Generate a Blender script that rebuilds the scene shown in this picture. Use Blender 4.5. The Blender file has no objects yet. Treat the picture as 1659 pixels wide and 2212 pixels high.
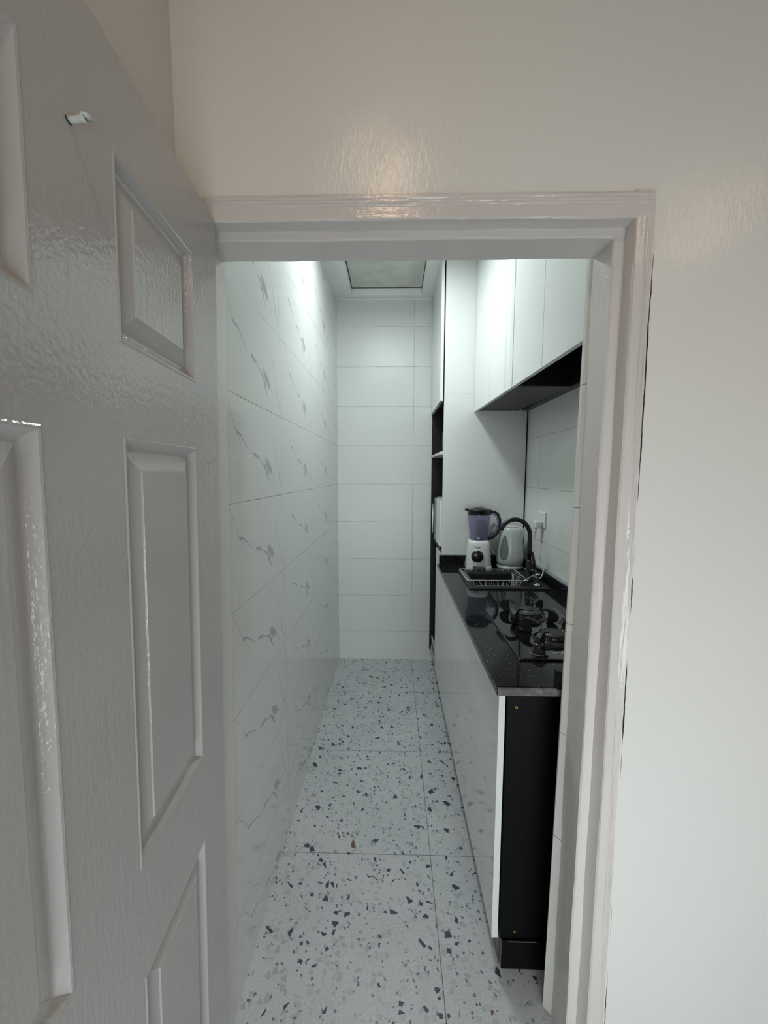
import bpy, bmesh, math, random
from mathutils import Vector, Matrix
random.seed(7)
S = bpy.context.scene
COL = S.collection
PI = math.pi

# ------------------------------------------------------------------ camera
YAW, PITCH, ROLL, EYE = .0224, .0956, .0028, 1.5216
cy, sy, cp, sp, cr, sr = math.cos(YAW), math.sin(YAW), math.cos(PITCH), math.sin(PITCH), math.cos(ROLL), math.sin(ROLL)
fw = Vector((-sy*cp, cy*cp, -sp)); rt = Vector((cy, sy, 0)); up = rt.cross(fw)
rt2 = rt*cr + up*sr; up2 = up*cr - rt*sr
cam_d = bpy.data.cameras.new('camera'); cam = bpy.data.objects.new('camera', cam_d); COL.objects.link(cam)
cam_d.sensor_fit = 'HORIZONTAL'; cam_d.sensor_width = 36; cam_d.lens = 866.5/1659*36
cam_d.clip_start = .02; cam_d.clip_end = 50
M = Matrix.Identity(4)
for i in range(3):
    M[i][0] = rt2[i]; M[i][1] = up2[i]; M[i][2] = -fw[i]
M[0][3], M[1][3], M[2][3] = 0, 0, EYE
cam.matrix_world = M
S.camera = cam

# ------------------------------------------------------------------ world, lights, exposure
W = bpy.data.worlds.new('world'); S.world = W; W.use_nodes = True
W.node_tree.nodes['Background'].inputs[0].default_value = (.75, .85, 1, 1)
W.node_tree.nodes['Background'].inputs[1].default_value = .25
S.view_settings.view_transform = 'Standard'; S.view_settings.look = 'None'
S.view_settings.gamma = 1; S.view_settings.use_curve_mapping = False
S.view_settings.exposure = 0

def area(name, loc, rot, size, power, color, shape='RECTANGLE', size_y=None, spread=None):
    d = bpy.data.lights.new(name, 'AREA'); d.energy = power; d.color = color; d.shape = shape; d.size = size
    if size_y: d.size_y = size_y
    if spread: d.spread = spread
    o = bpy.data.objects.new(name, d); COL.objects.link(o); o.location = loc; o.rotation_euler = rot
    return o
# round LED lamp of the kitchen, just behind the door head
area('kitchen_lamp_light', (-.05, 2.05, 2.785), (0, 0, 0), .22, 13.8, (.87, .97, 1.0), 'DISK')
# daylight through the hall window behind the camera
area('window_daylight', (.35, -1.13, .66), (PI/2, 0, 0), 1.2, 16, (.86, .955, 1.0), size_y=1.1, spread=math.radians(125))
# hall ceiling lamp
area('hall_lamp_light', (-.03, -.12, 2.80), (0, 0, 0), .16, 2.5, (1.0, .68, .42), 'DISK')
area('hall_lamp_light', (1.55, -.45, 2.80), (0, 0, 0), .16, 2.0, (1.0, .68, .42), 'DISK')

# ------------------------------------------------------------------ node helpers
def mat(name):
    m = bpy.data.materials.new(name); m.use_nodes = True
    nt = m.node_tree; b = nt.nodes['Principled BSDF']
    return m, nt, b
def N(nt, t, **kw):
    n = nt.nodes.new(t)
    for k, v in kw.items():
        if k in ('op',): n.operation = v
        else: setattr(n, k, v)
    return n
def sock(nt, dst, v):
    if isinstance(v, (int, float)): dst.default_value = v
    elif isinstance(v, (tuple, list)): dst.default_value = v
    else: nt.links.new(v, dst)
def math_(nt, op, a, b=None, c=None, clamp=False):
    n = nt.nodes.new('ShaderNodeMath'); n.operation = op; n.use_clamp = clamp
    sock(nt, n.inputs[0], a)
    if b is not None: sock(nt, n.inputs[1], b)
    if c is not None: sock(nt, n.inputs[2], c)
    return n.outputs[0]
def maprange(nt, v, a, b, c=0., d=1., smooth=True):
    n = nt.nodes.new('ShaderNodeMapRange'); n.interpolation_type = 'SMOOTHSTEP' if smooth else 'LINEAR'
    sock(nt, n.inputs[0], v); sock(nt, n.inputs[1], a); sock(nt, n.inputs[2], b)
    n.inputs[3].default_value = c; n.inputs[4].default_value = d
    return n.outputs[0]
def mix(nt, f, a, b):
    n = nt.nodes.new('ShaderNodeMix'); n.data_type = 'RGBA'
    sock(nt, n.inputs[0], f); sock(nt, n.inputs[6], a); sock(nt, n.inputs[7], b)
    return n.outputs[2]
def noise(nt, vec, scale, detail=3, rough=.5, dist=0., out=0):
    n = nt.nodes.new('ShaderNodeTexNoise'); n.inputs['Scale'].default_value = scale
    n.inputs['Detail'].default_value = detail; n.inputs['Roughness'].default_value = rough; n.inputs['Distortion'].default_value = dist
    nt.links.new(vec, n.inputs['Vector']); return n.outputs[out]
def coords(nt, kind='Object', scale=None, loc=None):
    tc = nt.nodes.new('ShaderNodeTexCoord'); o = tc.outputs[kind]
    if scale or loc:
        mp = nt.nodes.new('ShaderNodeMapping'); nt.links.new(o, mp.inputs[0])
        if scale: mp.inputs['Scale'].default_value = scale
        if loc: mp.inputs['Location'].default_value = loc
        o = mp.outputs[0]
    return o
def position(nt):
    g = nt.nodes.new('ShaderNodeNewGeometry'); s = nt.nodes.new('ShaderNodeSeparateXYZ')
    nt.links.new(g.outputs['Position'], s.inputs[0]); return g.outputs['Position'], s.outputs
def bump(nt, b, h, strength, dist, prev=None):
    n = nt.nodes.new('ShaderNodeBump'); n.inputs['Strength'].default_value = strength; n.inputs['Distance'].default_value = dist
    nt.links.new(h, n.inputs['Height'])
    if prev is not None: nt.links.new(prev, n.inputs['Normal'])
    if b is not None: nt.links.new(n.outputs[0], b.inputs['Normal'])
    return n.outputs[0]

def simple(name, col, rough=.4, metal=0., bumpy=0., bscale=60, coat=0., ior=None, spec=None, var=.04):
    m, nt, b = mat(name)
    v = coords(nt)
    n = noise(nt, v, 9, 3)
    f = maprange(nt, n, .3, .7, 0, 1)
    c2 = tuple(max(0, min(1, c*(1-var))) for c in col[:3]) + (1,)
    nt.links.new(mix(nt, f, tuple(col[:3]) + (1,), c2), b.inputs['Base Color'])
    b.inputs['Roughness'].default_value = rough; b.inputs['Metallic'].default_value = metal
    b.inputs['Coat Weight'].default_value = coat; b.inputs['Coat Roughness'].default_value = .05
    if spec is not None: b.inputs['Specular IOR Level'].default_value = spec
    if bumpy: bump(nt, b, noise(nt, v, bscale, 4), bumpy, .002)
    return m

# glazed gloss wall paint; soft trowel waves under it, plus the shrinkage crack along the casing
def paint_wall(name, col, rough=.32, crack=False, b1=.25):
    m, nt, b = mat(name); P, xyz = position(nt)
    big = noise(nt, P, 1.3, 3); f = maprange(nt, big, .3, .7)
    c = mix(nt, f, tuple(col) + (1,), tuple(x*.97 for x in col) + (1,))
    if crack:
        w = math_(nt, 'MULTIPLY', math_(nt, 'SUBTRACT', noise(nt, P, 14, 4, .6), .5), .006)
        dx = math_(nt, 'ABSOLUTE', math_(nt, 'SUBTRACT', math_(nt, 'ADD', xyz[0], w), .5360))
        wid = math_(nt, 'MULTIPLY', maprange(nt, noise(nt, P, 5.3, 2), .46, .72), .0021)
        fc = math_(nt, 'MULTIPLY', math_(nt, 'LESS_THAN', dx, wid), math_(nt, 'LESS_THAN', xyz[2], 2.075))
        c = mix(nt, fc, c, (.02, .016, .014, 1))
    nt.links.new(c, b.inputs['Base Color'])
    b.inputs['Roughness'].default_value = rough
    mp = nt.nodes.new('ShaderNodeMapping'); nt.links.new(P, mp.inputs[0]); mp.inputs['Scale'].default_value = (1, 1, .32)
    n1 = bump(nt, None, noise(nt, P, 2.6, 2, .5, .4), .35, .02)
    n2 = bump(nt, None, noise(nt, mp.outputs[0], 120, 3, .55, .6), b1, .0012, n1)
    bump(nt, b, noise(nt, P, 420, 2), .12, .0006, n2)
    return m
# thick gloss enamel on wood, brush streaks running up the grain
def enamel(name, col, rough=.16, along='Z', s1=.5, s2=.35, peel=90):
    m, nt, b = mat(name); v = coords(nt)
    n0 = noise(nt, v, 2.2, 2)
    nt.links.new(mix(nt, maprange(nt, n0, .3, .7), tuple(col) + (1,), tuple(x*.95 for x in col) + (1,)), b.inputs['Base Color'])
    b.inputs['Roughness'].default_value = rough
    sc = {'Z': (1, 1, .07), 'X': (.07, 1, 1), 'O': (1, 1, .35)}[along]
    mp = nt.nodes.new('ShaderNodeMapping'); nt.links.new(v, mp.inputs[0]); mp.inputs['Scale'].default_value = sc
    a = bump(nt, None, noise(nt, mp.outputs[0], 110, 3, .6, .2), s1, .0012)
    a = bump(nt, None, noise(nt, v, peel, 2, .5), s2, .0014, a)
    lump = maprange(nt, noise(nt, v, 38, 2), .70, .78)
    bump(nt, b, lump, .25, .0015, a)
    return m

# wall tile 60 x 30: grout grid on a chosen horizontal axis, optional repeated veining
ROW0 = .238
def fcurve(nt, v, pts):
    n = nt.nodes.new('ShaderNodeFloatCurve'); nt.links.new(v, n.inputs['Value'])
    c = n.mapping.curves[0]
    n.mapping.use_clip = True
    c.points[0].location = (0, pts[0][1]); c.points[1].location = (1, pts[-1][1])
    c.points[0].handle_type = c.points[1].handle_type = 'VECTOR'
    for p in pts[1:-1]:
        q = c.points.new(p[0], p[1]); q.handle_type = 'VECTOR'
    n.mapping.update(); return n.outputs[0]
def tile(name, axis, off, veins=False, base=(.74, .75, .72), rough=.09, speck=0.):
    m, nt, b = mat(name); P, xyz = position(nt)
    h = xyz[0] if axis == 'X' else xyz[1]
    tu = math_(nt, 'DIVIDE', math_(nt, 'SUBTRACT', h, off), .6)
    tv = math_(nt, 'DIVIDE', math_(nt, 'SUBTRACT', xyz[2], ROW0), .3)
    u = math_(nt, 'FRACT', tu); v = math_(nt, 'FRACT', tv)
    du = math_(nt, 'MULTIPLY', math_(nt, 'MINIMUM', u, math_(nt, 'SUBTRACT', 1., u)), .6)
    dv = math_(nt, 'MULTIPLY', math_(nt, 'MINIMUM', v, math_(nt, 'SUBTRACT', 1., v)), .3)
    d = math_(nt, 'MINIMUM', du, dv)
    g = maprange(nt, d, .0006, .0012, 1., 0.)
    # per tile tone
    cmb = nt.nodes.new('ShaderNodeCombineXYZ')
    nt.links.new(math_(nt, 'FLOOR', tu), cmb.inputs[0]); nt.links.new(math_(nt, 'FLOOR', tv), cmb.inputs[1])
    wn = nt.nodes.new('ShaderNodeTexWhiteNoise'); nt.links.new(cmb.outputs[0], wn.inputs[0])
    tone = maprange(nt, wn.outputs[0], 0, 1, .0, 1., False)
    B = tuple(base) + (1,)
    c = mix(nt, tone, B, tuple(x*.965 for x in base) + (1,))
    cl = maprange(nt, noise(nt, P, 5, 3), .35, .7)
    c = mix(nt, cl, c, tuple(x*.975 for x in base) + (1,))
    if veins:
        wob = math_(nt, 'MULTIPLY', math_(nt, 'SUBTRACT', noise(nt, P, 34, 4, .6), .5), .05)
        wob2 = math_(nt, 'MULTIPLY', math_(nt, 'SUBTRACT', noise(nt, P, 120, 3, .6), .5), .035)
        vv = math_(nt, 'ADD', v, math_(nt, 'ADD', wob, wob2))
        def vein(pts, wpts, dark):
            f = fcurve(nt, u, pts); w = fcurve(nt, u, wpts)
            dd = math_(nt, 'ABSOLUTE', math_(nt, 'SUBTRACT', vv, f))
            w2 = math_(nt, 'MULTIPLY', w, .1)
            q = math_(nt, 'DIVIDE', dd, math_(nt, 'MAXIMUM', w2, .0004))
            return math_(nt, 'MULTIPLY', maprange(nt, q, .35, 1.15, 1., 0.), math_(nt, 'MULTIPLY', math_(nt, 'GREATER_THAN', w, .004), dark))
        v1 = vein([(0, 1), (.13, .97), (.18, .85), (.24, .665), (.3, .635), (.35, .575), (.42, .485), (.49, .475), (.55, .445), (.59, .405), (.65, .36), (.70, .25), (.73, .16), (1, 0)],
                  [(0, 0), (.12, 0), (.14, .06), (.23, .09), (.245, .22), (.3, .14), (.37, .1), (.42, .03), (.465, .03), (.48, .3), (.54, .22), (.555, .06), (.61, .1), (.65, .3), (.69, .5), (.72, .2), (.735, 0), (1, 0)], .62)
        v2 = vein([(0, 1), (.80, .74), (.82, .69), (.86, .55), (.90, .33), (.955, .15), (.99, .03), (1, 0)],
                  [(0, 0), (.80, 0), (.82, .12), (.86, .14), (.9, .22), (.94, .3), (.97, .12), (.99, .0), (1, 0)], .55)
        v3 = vein([(0, .6), (.66, .43), (.70, .37), (.765, .31), (.822, .23), (.87, .11), (.9, .03), (1, 0)],
                  [(0, 0), (.655, 0), (.675, .55), (.71, .85), (.755, .75), (.785, .06), (.87, .06), (.9, 0), (1, 0)], .6)
        v4 = vein([(0, .9), (.27, .66), (.30, .55), (.345, .40), (.36, .3), (1, 0)],
                  [(0, 0), (.27, 0), (.29, .08), (.33, .08), (.36, 0), (1, 0)], .35)
        mk = math_(nt, 'MAXIMUM', math_(nt, 'MAXIMUM', v1, v2), math_(nt, 'MAXIMUM', v3, v4))
        c = mix(nt, mk, c, (.22, .235, .24, 1))
    gd = maprange(nt, noise(nt, P, 8, 3), .35, .6)
    gc = mix(nt, gd, (.50, .52, .50, 1), (.17, .18, .18, 1))
    c = mix(nt, g, c, gc)
    nt.links.new(c, b.inputs['Base Color'])
    r = math_(nt, 'ADD', math_(nt, 'MULTIPLY', g, .5), rough)
    nt.links.new(r, b.inputs['Roughness']); b.inputs['Specular IOR Level'].default_value = .3
    gg = math_(nt, 'SUBTRACT', 1., maprange(nt, d, .0003, .0022, 1., 0.))
    n1 = bump(nt, None, gg, .5, .0008)
    if speck:
        n1 = bump(nt, None, noise(nt, P, 520, 2, .6), speck, .0007, n1)
    n1 = bump(nt, b, noise(nt, P, 3.0, 2), .12, .006, n1)
    return m

def terrazzo():
    m, nt, b = mat('terrazzo_tile'); P, xyz = position(nt)
    def cell(scale, seed, thr, lo, hi, keep, dist=.0):
        mp = nt.nodes.new('ShaderNodeMapping'); nt.links.new(P, mp.inputs[0])
        mp.inputs['Location'].default_value = (seed*3.17, seed*1.73, seed); mp.inputs['Rotation'].default_value = (0, 0, seed)
        v = mp.outputs[0]
        mx = nt.nodes.new('ShaderNodeMix'); mx.data_type = 'VECTOR'; mx.inputs[0].default_value = dist
        nn = nt.nodes.new('ShaderNodeTexNoise'); nn.inputs['Scale'].default_value = scale*1.4; nt.links.new(v, nn.inputs['Vector'])
        nt.links.new(v, mx.inputs[4]); nt.links.new(nn.outputs['Color'], mx.inputs[5]); v = mx.outputs[1]
        de = nt.nodes.new('ShaderNodeTexVoronoi'); de.feature = 'DISTANCE_TO_EDGE'; de.voronoi_dimensions = '2D'; de.inputs['Scale'].default_value = scale
        f1 = nt.nodes.new('ShaderNodeTexVoronoi'); f1.feature = 'F1'; f1.voronoi_dimensions = '2D'; f1.inputs['Scale'].default_value = scale
        nt.links.new(v, de.inputs['Vector']); nt.links.new(v, f1.inputs['Vector'])
        sep = nt.nodes.new('ShaderNodeSeparateColor'); nt.links.new(f1.outputs['Color'], sep.inputs[0])
        # size varies from chip to chip
        t = math_(nt, 'ADD', thr, math_(nt, 'MULTIPLY', sep.outputs[1], hi-lo))
        msk = math_(nt, 'GREATER_THAN', de.outputs['Distance'], t)
        k = math_(nt, 'LESS_THAN', sep.outputs[0], keep)
        return math_(nt, 'MULTIPLY', msk, k), sep.outputs[2]
    base = (.56, .57, .58, 1)
    fine = noise(nt, P, 150, 3, .7)
    c = mix(nt, maprange(nt, fine, .35, .68), base, (.44, .455, .465, 1))
    c = mix(nt, maprange(nt, noise(nt, P, 330, 2), .6, .7, 0, .5), c, (.68, .69, .70, 1))
    c = mix(nt, maprange(nt, noise(nt, P, 3.5, 3), .35, .7, 0, .4), c, (.62, .63, .63, 1))
    mid, r = cell(52, 1.3, .05, 0, .22, .42)
    c = mix(nt, math_(nt, 'MULTIPLY', mid, .45), c, mix(nt, r, (.22, .245, .25, 1), (.50, .52, .52, 1)))
    sm, r = cell(95, 2.1, .10, 0, .25, .10)
    c = mix(nt, math_(nt, 'MULTIPLY', sm, .85), c, (.10, .11, .13, 1))
    dk, r = cell(46, 4.6, .12, 0, .36, .155)
    br = math_(nt, 'GREATER_THAN', r, .955)
    c = mix(nt, dk, c, mix(nt, br, (.05, .056, .072, 1), (.15, .075, .045, 1)))
    dk2, r = cell(30, 7.9, .16, 0, .30, .06)
    br = math_(nt, 'GREATER_THAN', r, .85)
    c = mix(nt, dk2, c, mix(nt, br, (.045, .05, .066, 1), (.16, .08, .05, 1)))
    # grout grid 60 x 60
    u = math_(nt, 'FRACT', math_(nt, 'DIVIDE', math_(nt, 'SUBTRACT', xyz[0], .156), .6))
    v = math_(nt, 'FRACT', math_(nt, 'DIVIDE', math_(nt, 'SUBTRACT', xyz[1], 1.472), .6))
    du = math_(nt, 'MINIMUM', u, math_(nt, 'SUBTRACT', 1., u)); dv = math_(nt, 'MINIMUM', v, math_(nt, 'SUBTRACT', 1., v))
    d = math_(nt, 'MULTIPLY', math_(nt, 'MINIMUM', du, dv), .6)
    g = maprange(nt, d, .0007, .0014, 1., 0.)
    c = mix(nt, g, c, (.09, .095, .095, 1))
    nt.links.new(c, b.inputs['Base Color'])
    nt.links.new(math_(nt, 'ADD', .42, math_(nt, 'MULTIPLY', g, .3)), b.inputs['Roughness'])
    n1 = bump(nt, None, math_(nt, 'SUBTRACT', 1., g), .4, .0008)
    bump(nt, b, noise(nt, P, 260, 2), .12, .0004, n1)
    return m

def granite(name='black_granite', rough=.05, cut=False):
    m, nt, b = mat(name); v = coords(nt)
    vo = nt.nodes.new('ShaderNodeTexVoronoi'); vo.inputs['Scale'].default_value = 260; nt.links.new(v, vo.inputs['Vector'])
    sep = nt.nodes.new('ShaderNodeSeparateColor'); nt.links.new(vo.outputs['Color'], sep.inputs[0])
    pk = math_(nt, 'MULTIPLY', math_(nt, 'GREATER_THAN', sep.outputs[0], .965), math_(nt, 'LESS_THAN', vo.outputs['Distance'], .34))
    base = (.10, .098, .095, 1) if cut else (.007, .007, .008, 1)
    c = mix(nt, maprange(nt, noise(nt, v, 45, 4), .4, .7), base, tuple(x*1.7 for x in base[:3]) + (1,))
    c = mix(nt, pk, c, (.30, .31, .30, 1))
    nt.links.new(c, b.inputs['Base Color']); b.inputs['Roughness'].default_value = .7 if cut else rough; b.inputs['Specular IOR Level'].default_value = .33
    bump(nt, b, noise(nt, v, 90 if cut else 4, 3), .5 if cut else .03, .002)
    return m

WALLPAINT = paint_wall('cream_gloss_paint', (.79, .77, .73), .25, crack=True, b1=.5)
WALLPLAIN = paint_wall('cream_paint', (.70, .68, .64), .4)
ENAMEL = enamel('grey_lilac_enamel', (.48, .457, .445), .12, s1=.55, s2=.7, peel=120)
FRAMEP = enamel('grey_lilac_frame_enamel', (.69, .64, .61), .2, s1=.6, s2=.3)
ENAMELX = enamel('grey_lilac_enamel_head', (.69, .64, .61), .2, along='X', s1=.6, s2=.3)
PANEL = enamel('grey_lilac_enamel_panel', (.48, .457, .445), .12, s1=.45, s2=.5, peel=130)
TILE_L = tile('veined_wall_tile', 'Y', 1.577, True, base=(.66, .67, .64))
TILE_B = tile('plain_wall_tile_back', 'X', .156, False, base=(.68, .695, .67), rough=.2, speck=.6)
TILE_R = tile('plain_wall_tile_right', 'Y', 1.757, False)
TILE_N = tile('plain_wall_tile_reveal', 'Y', .7, False, base=(.70, .69, .64), rough=.2)
FLOOR = terrazzo()
CEIL = simple('white_ceiling_paint', (.82, .84, .82), .7, bumpy=.2)
HATCH = simple('hatch_board', (.66, .66, .61), .8, var=.15, bumpy=.2)
GLOSSW = simple('white_gloss_acrylic', (.73, .74, .71), .06, var=.01)
EDGEW = simple('white_edge_band', (.74, .74, .72), .35)
BLACKM = simple('black_melamine', (.003, .003, .0035), .42, bumpy=.15, bscale=200, spec=.12)
BLACKI = simple('black_inner_melamine', (.012, .011, .011), .5, spec=.3)
BRONZE = simple('dark_brown_melamine', (.035, .031, .028), .42)
GREYP = simple('grey_plinth_foil', (.10, .105, .11), .3)
GRAN = granite(); GRANCUT = granite('granite_cut_edge', cut=True)
SEAL = simple('grey_sealant', (.25, .27, .28), .45)
WPLAST = simple('white_plastic', (.74, .76, .75), .22, coat=.2)
KETTLE = simple('kettle_plastic', (.56, .60, .575), .2, coat=.3)
GREYWIN = simple('smoky_grey_window', (.16, .18, .17), .15)
BPLAST = simple('black_plastic', (.008, .008, .009), .22)
MATTB = simple('matt_black_metal', (.012, .012, .013), .35, spec=.4)
IRON = simple('cast_iron', (.008, .008, .009), .5, bumpy=.3, bscale=250)
CAPM = simple('burner_cap_enamel', (.03, .03, .032), .45)
ALU = simple('burner_aluminium', (.38, .37, .35), .35, 1.)
CHROME = simple('chrome', (.75, .75, .74), .12, 1.)
WIRE = simple('basket_wire', (.55, .56, .57), .35, .3)
GLASSB = simple('black_hob_glass', (.004, .004, .005), .03, coat=.5, var=0)
SINK = simple('black_sink_composite', (.007, .007, .007), .45)
BRASS = simple('brass_screw', (.40, .27, .10), .35, 1.)
CREAMP = simple('cream_painted_peg', (.62, .62, .58), .3, bumpy=.4, bscale=60)
PRINT = simple('dark_print', (.03, .03, .035), .5)
PRINTW = simple('light_print', (.42, .44, .45), .5)
PRINTG = simple('grey_mark_print', (.42, .46, .45), .5)
CABLEW = simple('white_cable', (.60, .62, .60), .35)
WOOD = simple('brown_board', (.20, .15, .11), .6, var=.4)
PALE = simple('pale_board_edge', (.45, .43, .40), .6)
def tinted(name, col, alpha_mix):
    m, nt, b = mat(name)
    b.inputs['Base Color'].default_value = tuple(col) + (1,); b.inputs['Roughness'].default_value = .08
    tr = nt.nodes.new('ShaderNodeBsdfTransparent'); tr.inputs[0].default_value = (.80, .78, .90, 1)
    mx = nt.nodes.new('ShaderNodeMixShader')
    v = coords(nt); f = maprange(nt, noise(nt, v, 6, 2), .3, .7, alpha_mix-.03, alpha_mix+.03)
    nt.links.new(f, mx.inputs[0]); nt.links.new(tr.outputs[0], mx.inputs[1]); nt.links.new(b.outputs[0], mx.inputs[2])
    nt.links.new(mx.outputs[0], nt.nodes['Material Output'].inputs[0]); return m
JAR = tinted('lilac_clear_plastic', (.24, .24, .34), .30)
def emissive(name, col, s):
    m, nt, b = mat(name); b.inputs['Emission Color'].default_value = tuple(col) + (1,); b.inputs['Emission Strength'].default_value = s
    b.inputs['Base Color'].default_value = (.8, .8, .8, 1); return m
LED = emissive('lit_led_diffuser', (.85, .97, 1), 3.)
BULB = emissive('lit_hall_diffuser', (1, .82, .6), 2.)
GLASS = mat('window_glass')[0]
GLASS.node_tree.nodes['Principled BSDF'].inputs['Transmission Weight'].default_value = 1
GLASS.node_tree.nodes['Principled BSDF'].inputs['Roughness'].default_value = .02

# ------------------------------------------------------------------ mesh helpers
def box(bm, x0, x1, y0, y1, z0, z1, mi=0, skip=()):
    v = [bm.verts.new(p) for p in ((x0,y0,z0),(x1,y0,z0),(x1,y1,z0),(x0,y1,z0),(x0,y0,z1),(x1,y0,z1),(x1,y1,z1),(x0,y1,z1))]
    F = {'-z': (3,2,1,0), '+z': (4,5,6,7), '-y': (0,1,5,4), '+x': (1,2,6,5), '+y': (2,3,7,6), '-x': (3,0,4,7)}
    for k, f in F.items():
        if k in skip: continue
        q = bm.faces.new([v[i] for i in f]); q.material_index = mi
    return v
def tube(bm, pts, r, seg=10, caps=True, closed=False):
    pts = [Vector(p) for p in pts]; rings = []; n = len(pts); prev = None
    rr = r if isinstance(r, (list, tuple)) else [r]*n
    for i, p in enumerate(pts):
        if closed: t = pts[(i+1) % n] - pts[i-1]
        else: t = pts[min(i+1, n-1)] - pts[max(i-1, 0)]
        t.normalize()
        if prev is None:
            a = Vector((0,0,1)) if abs(t.z) < .9 else Vector((1,0,0))
            u = t.cross(a).normalized()
        else:
            u = (prev - t*prev.dot(t))
            u = u.normalized() if u.length > 1e-6 else t.orthogonal().normalized()
        prev = u; w = t.cross(u)
        rings.append([bm.verts.new(p + (u*math.cos(2*PI*k/seg) + w*math.sin(2*PI*k/seg))*rr[i]) for k in range(seg)])
    m = n if closed else n-1
    for i in range(m):
        a, b = rings[i], rings[(i+1) % n]
        for k in range(seg): f = bm.faces.new((a[k], a[(k+1) % seg], b[(k+1) % seg], b[k])); f.smooth = True
    if caps and not closed:
        bm.faces.new(rings[0][::-1]); bm.faces.new(rings[-1])
def lathe(bm, prof, c=(0,0,0), seg=40, sx=1., sy_=1., smooth=True, mi=0):
    rings = []
    for r, z in prof:
        if r < 1e-6: rings.append([bm.verts.new((c[0], c[1], c[2]+z))])
        else: rings.append([bm.verts.new((c[0]+r*sx*math.cos(2*PI*k/seg), c[1]+r*sy_*math.sin(2*PI*k/seg), c[2]+z)) for k in range(seg)])
    for a, b in zip(rings, rings[1:]):
        for k in range(seg):
            q = (k+1) % seg
            if len(a) == 1 and len(b) == 1: continue
            if len(a) == 1: f = bm.faces.new((a[0], b[k], b[q]))
            elif len(b) == 1: f = bm.faces.new((a[k], a[q], b[0]))
            else: f = bm.faces.new((a[k], a[q], b[q], b[k]))
            f.smooth = smooth; f.material_index = mi
def prism(bm, poly, mapf, t0, t1):
    a = [bm.verts.new(mapf(p, t0)) for p in poly]; b = [bm.verts.new(mapf(p, t1)) for p in poly]
    bm.faces.new(a[::-1]); bm.faces.new(b); n = len(poly)
    for i in range(n): bm.faces.new((a[i], a[(i+1) % n], b[(i+1) % n], b[i]))
def obj(name, bm, m, parent=None, bevel=0., seg=2, sub=0, loc=None):
    bmesh.ops.recalc_face_normals(bm, faces=bm.faces)
    me = bpy.data.meshes.new(name); bm.to_mesh(me); bm.free()
    o = bpy.data.objects.new(name, me); COL.objects.link(o)
    for x in (m if isinstance(m, (list, tuple)) else [m]): me.materials.append(x)
    if parent is not None: o.parent = parent
    if loc: o.location = loc
    if bevel:
        b = o.modifiers.new('bevel', 'BEVEL'); b.width = bevel; b.segments = seg; b.limit_method = 'ANGLE'; b.angle_limit = math.radians(40); b.harden_normals = False
    if sub:
        s = o.modifiers.new('sub', 'SUBSURF'); s.levels = s.render_levels = sub
    return o
def B(): return bmesh.new()
def boxo(name, m, parent, *d, bevel=0., seg=2):
    bm = B(); box(bm, *d); return obj(name, bm, m, parent, bevel, seg)
def struct(o): o['kind'] = 'structure'; return o
def tag(o, label, cat, group=None):
    o['label'] = label; o['category'] = cat
    if group: o['group'] = group
    return o
def thing(name, label, cat, loc=(0,0,0), rz=0., group=None):
    o = bpy.data.objects.new(name, None); COL.objects.link(o); o.location = loc; o.rotation_euler = (0, 0, rz)
    o.empty_display_size = .05
    return tag(o, label, cat, group)
def text(name, body, size, m, parent, loc, rot, ext=.0004, align='CENTER', shear=0.):
    c = bpy.data.curves.new(name, 'FONT'); c.body = body; c.size = size; c.extrude = ext; c.align_x = align; c.shear = shear; c.offset = size*.012
    t = bpy.data.objects.new(name, c); COL.objects.link(t)
    dg = bpy.context.evaluated_depsgraph_get(); me = bpy.data.meshes.new_from_object(t.evaluated_get(dg))
    bpy.data.objects.remove(t)
    o = bpy.data.objects.new(name, me); COL.objects.link(o); me.materials.clear(); me.materials.append(m)
    o.parent = parent; o.location = loc; o.rotation_euler = rot
    return o

# ------------------------------------------------------------------ the rooms
XL, XR, YB, ZC = -.437, .845, 3.177, 2.835
YF, YK = .89, 1.024            # hall face and kitchen face of the door wall
HX0, HX1, HY0, HZ = -.455, 2.3, -1.1, 2.9
struct(boxo('floor', FLOOR, None, HX0-.1, HX1+.1, HY0-.1, YB+.1, -.08, 0))
struct(boxo('wall_left', TILE_L, None, XL-.1, XL, 1.001, YB, 0, ZC+.1))
struct(boxo('wall_back', TILE_B, None, XL-.1, XR+.1, YB, YB+.1, 0, ZC+.1))
struct(boxo('wall_right', TILE_R, None, XR, XR+.1, YK, YB, 0, ZC+.1))
# door wall: painted towards the hall, tiled towards the kitchen
bm = B()
box(bm, HX0, -.437, YF, 1.0, 0, HZ)
box(bm, .5, HX1, YF, 1.0, 0, HZ)
box(bm, -.437, .5, YF, 1.0, 2.06, HZ)
nv = box(bm, .468, HX1, 1.0, YK, 0, HZ, 1)
for i, q in ((0, .4545), (3, .4375), (4, .4725), (7, .4735)): nv[i].co.x = q          # the reveal leans out towards the floor
box(bm, HX0, .46, 1.0, YK, 2.06, HZ, 1)
struct(obj('wall_front', bm, [WALLPAINT, TILE_N]))
struct(boxo('wall_hall_left', WALLPLAIN, None, HX0-.1, HX0, HY0, YF, 0, HZ))
struct(boxo('wall_hall_right', WALLPLAIN, None, HX1, HX1+.1, HY0, YF, 0, HZ))
bm = B()
box(bm, HX0, -.3, HY0-.1, HY0, 0, HZ); box(bm, 1.0, HX1, HY0-.1, HY0, 0, HZ)
box(bm, -.3, 1.0, HY0-.1, HY0, 0, .06); box(bm, -.3, 1.0, HY0-.1, HY0, 1.26, HZ)
struct(obj('wall_hall_back', bm, WALLPLAIN))
struct(boxo('ceiling_hall', CEIL, None, HX0-.1, HX1+.1, HY0-.1, YK, HZ, HZ+.1))
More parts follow.
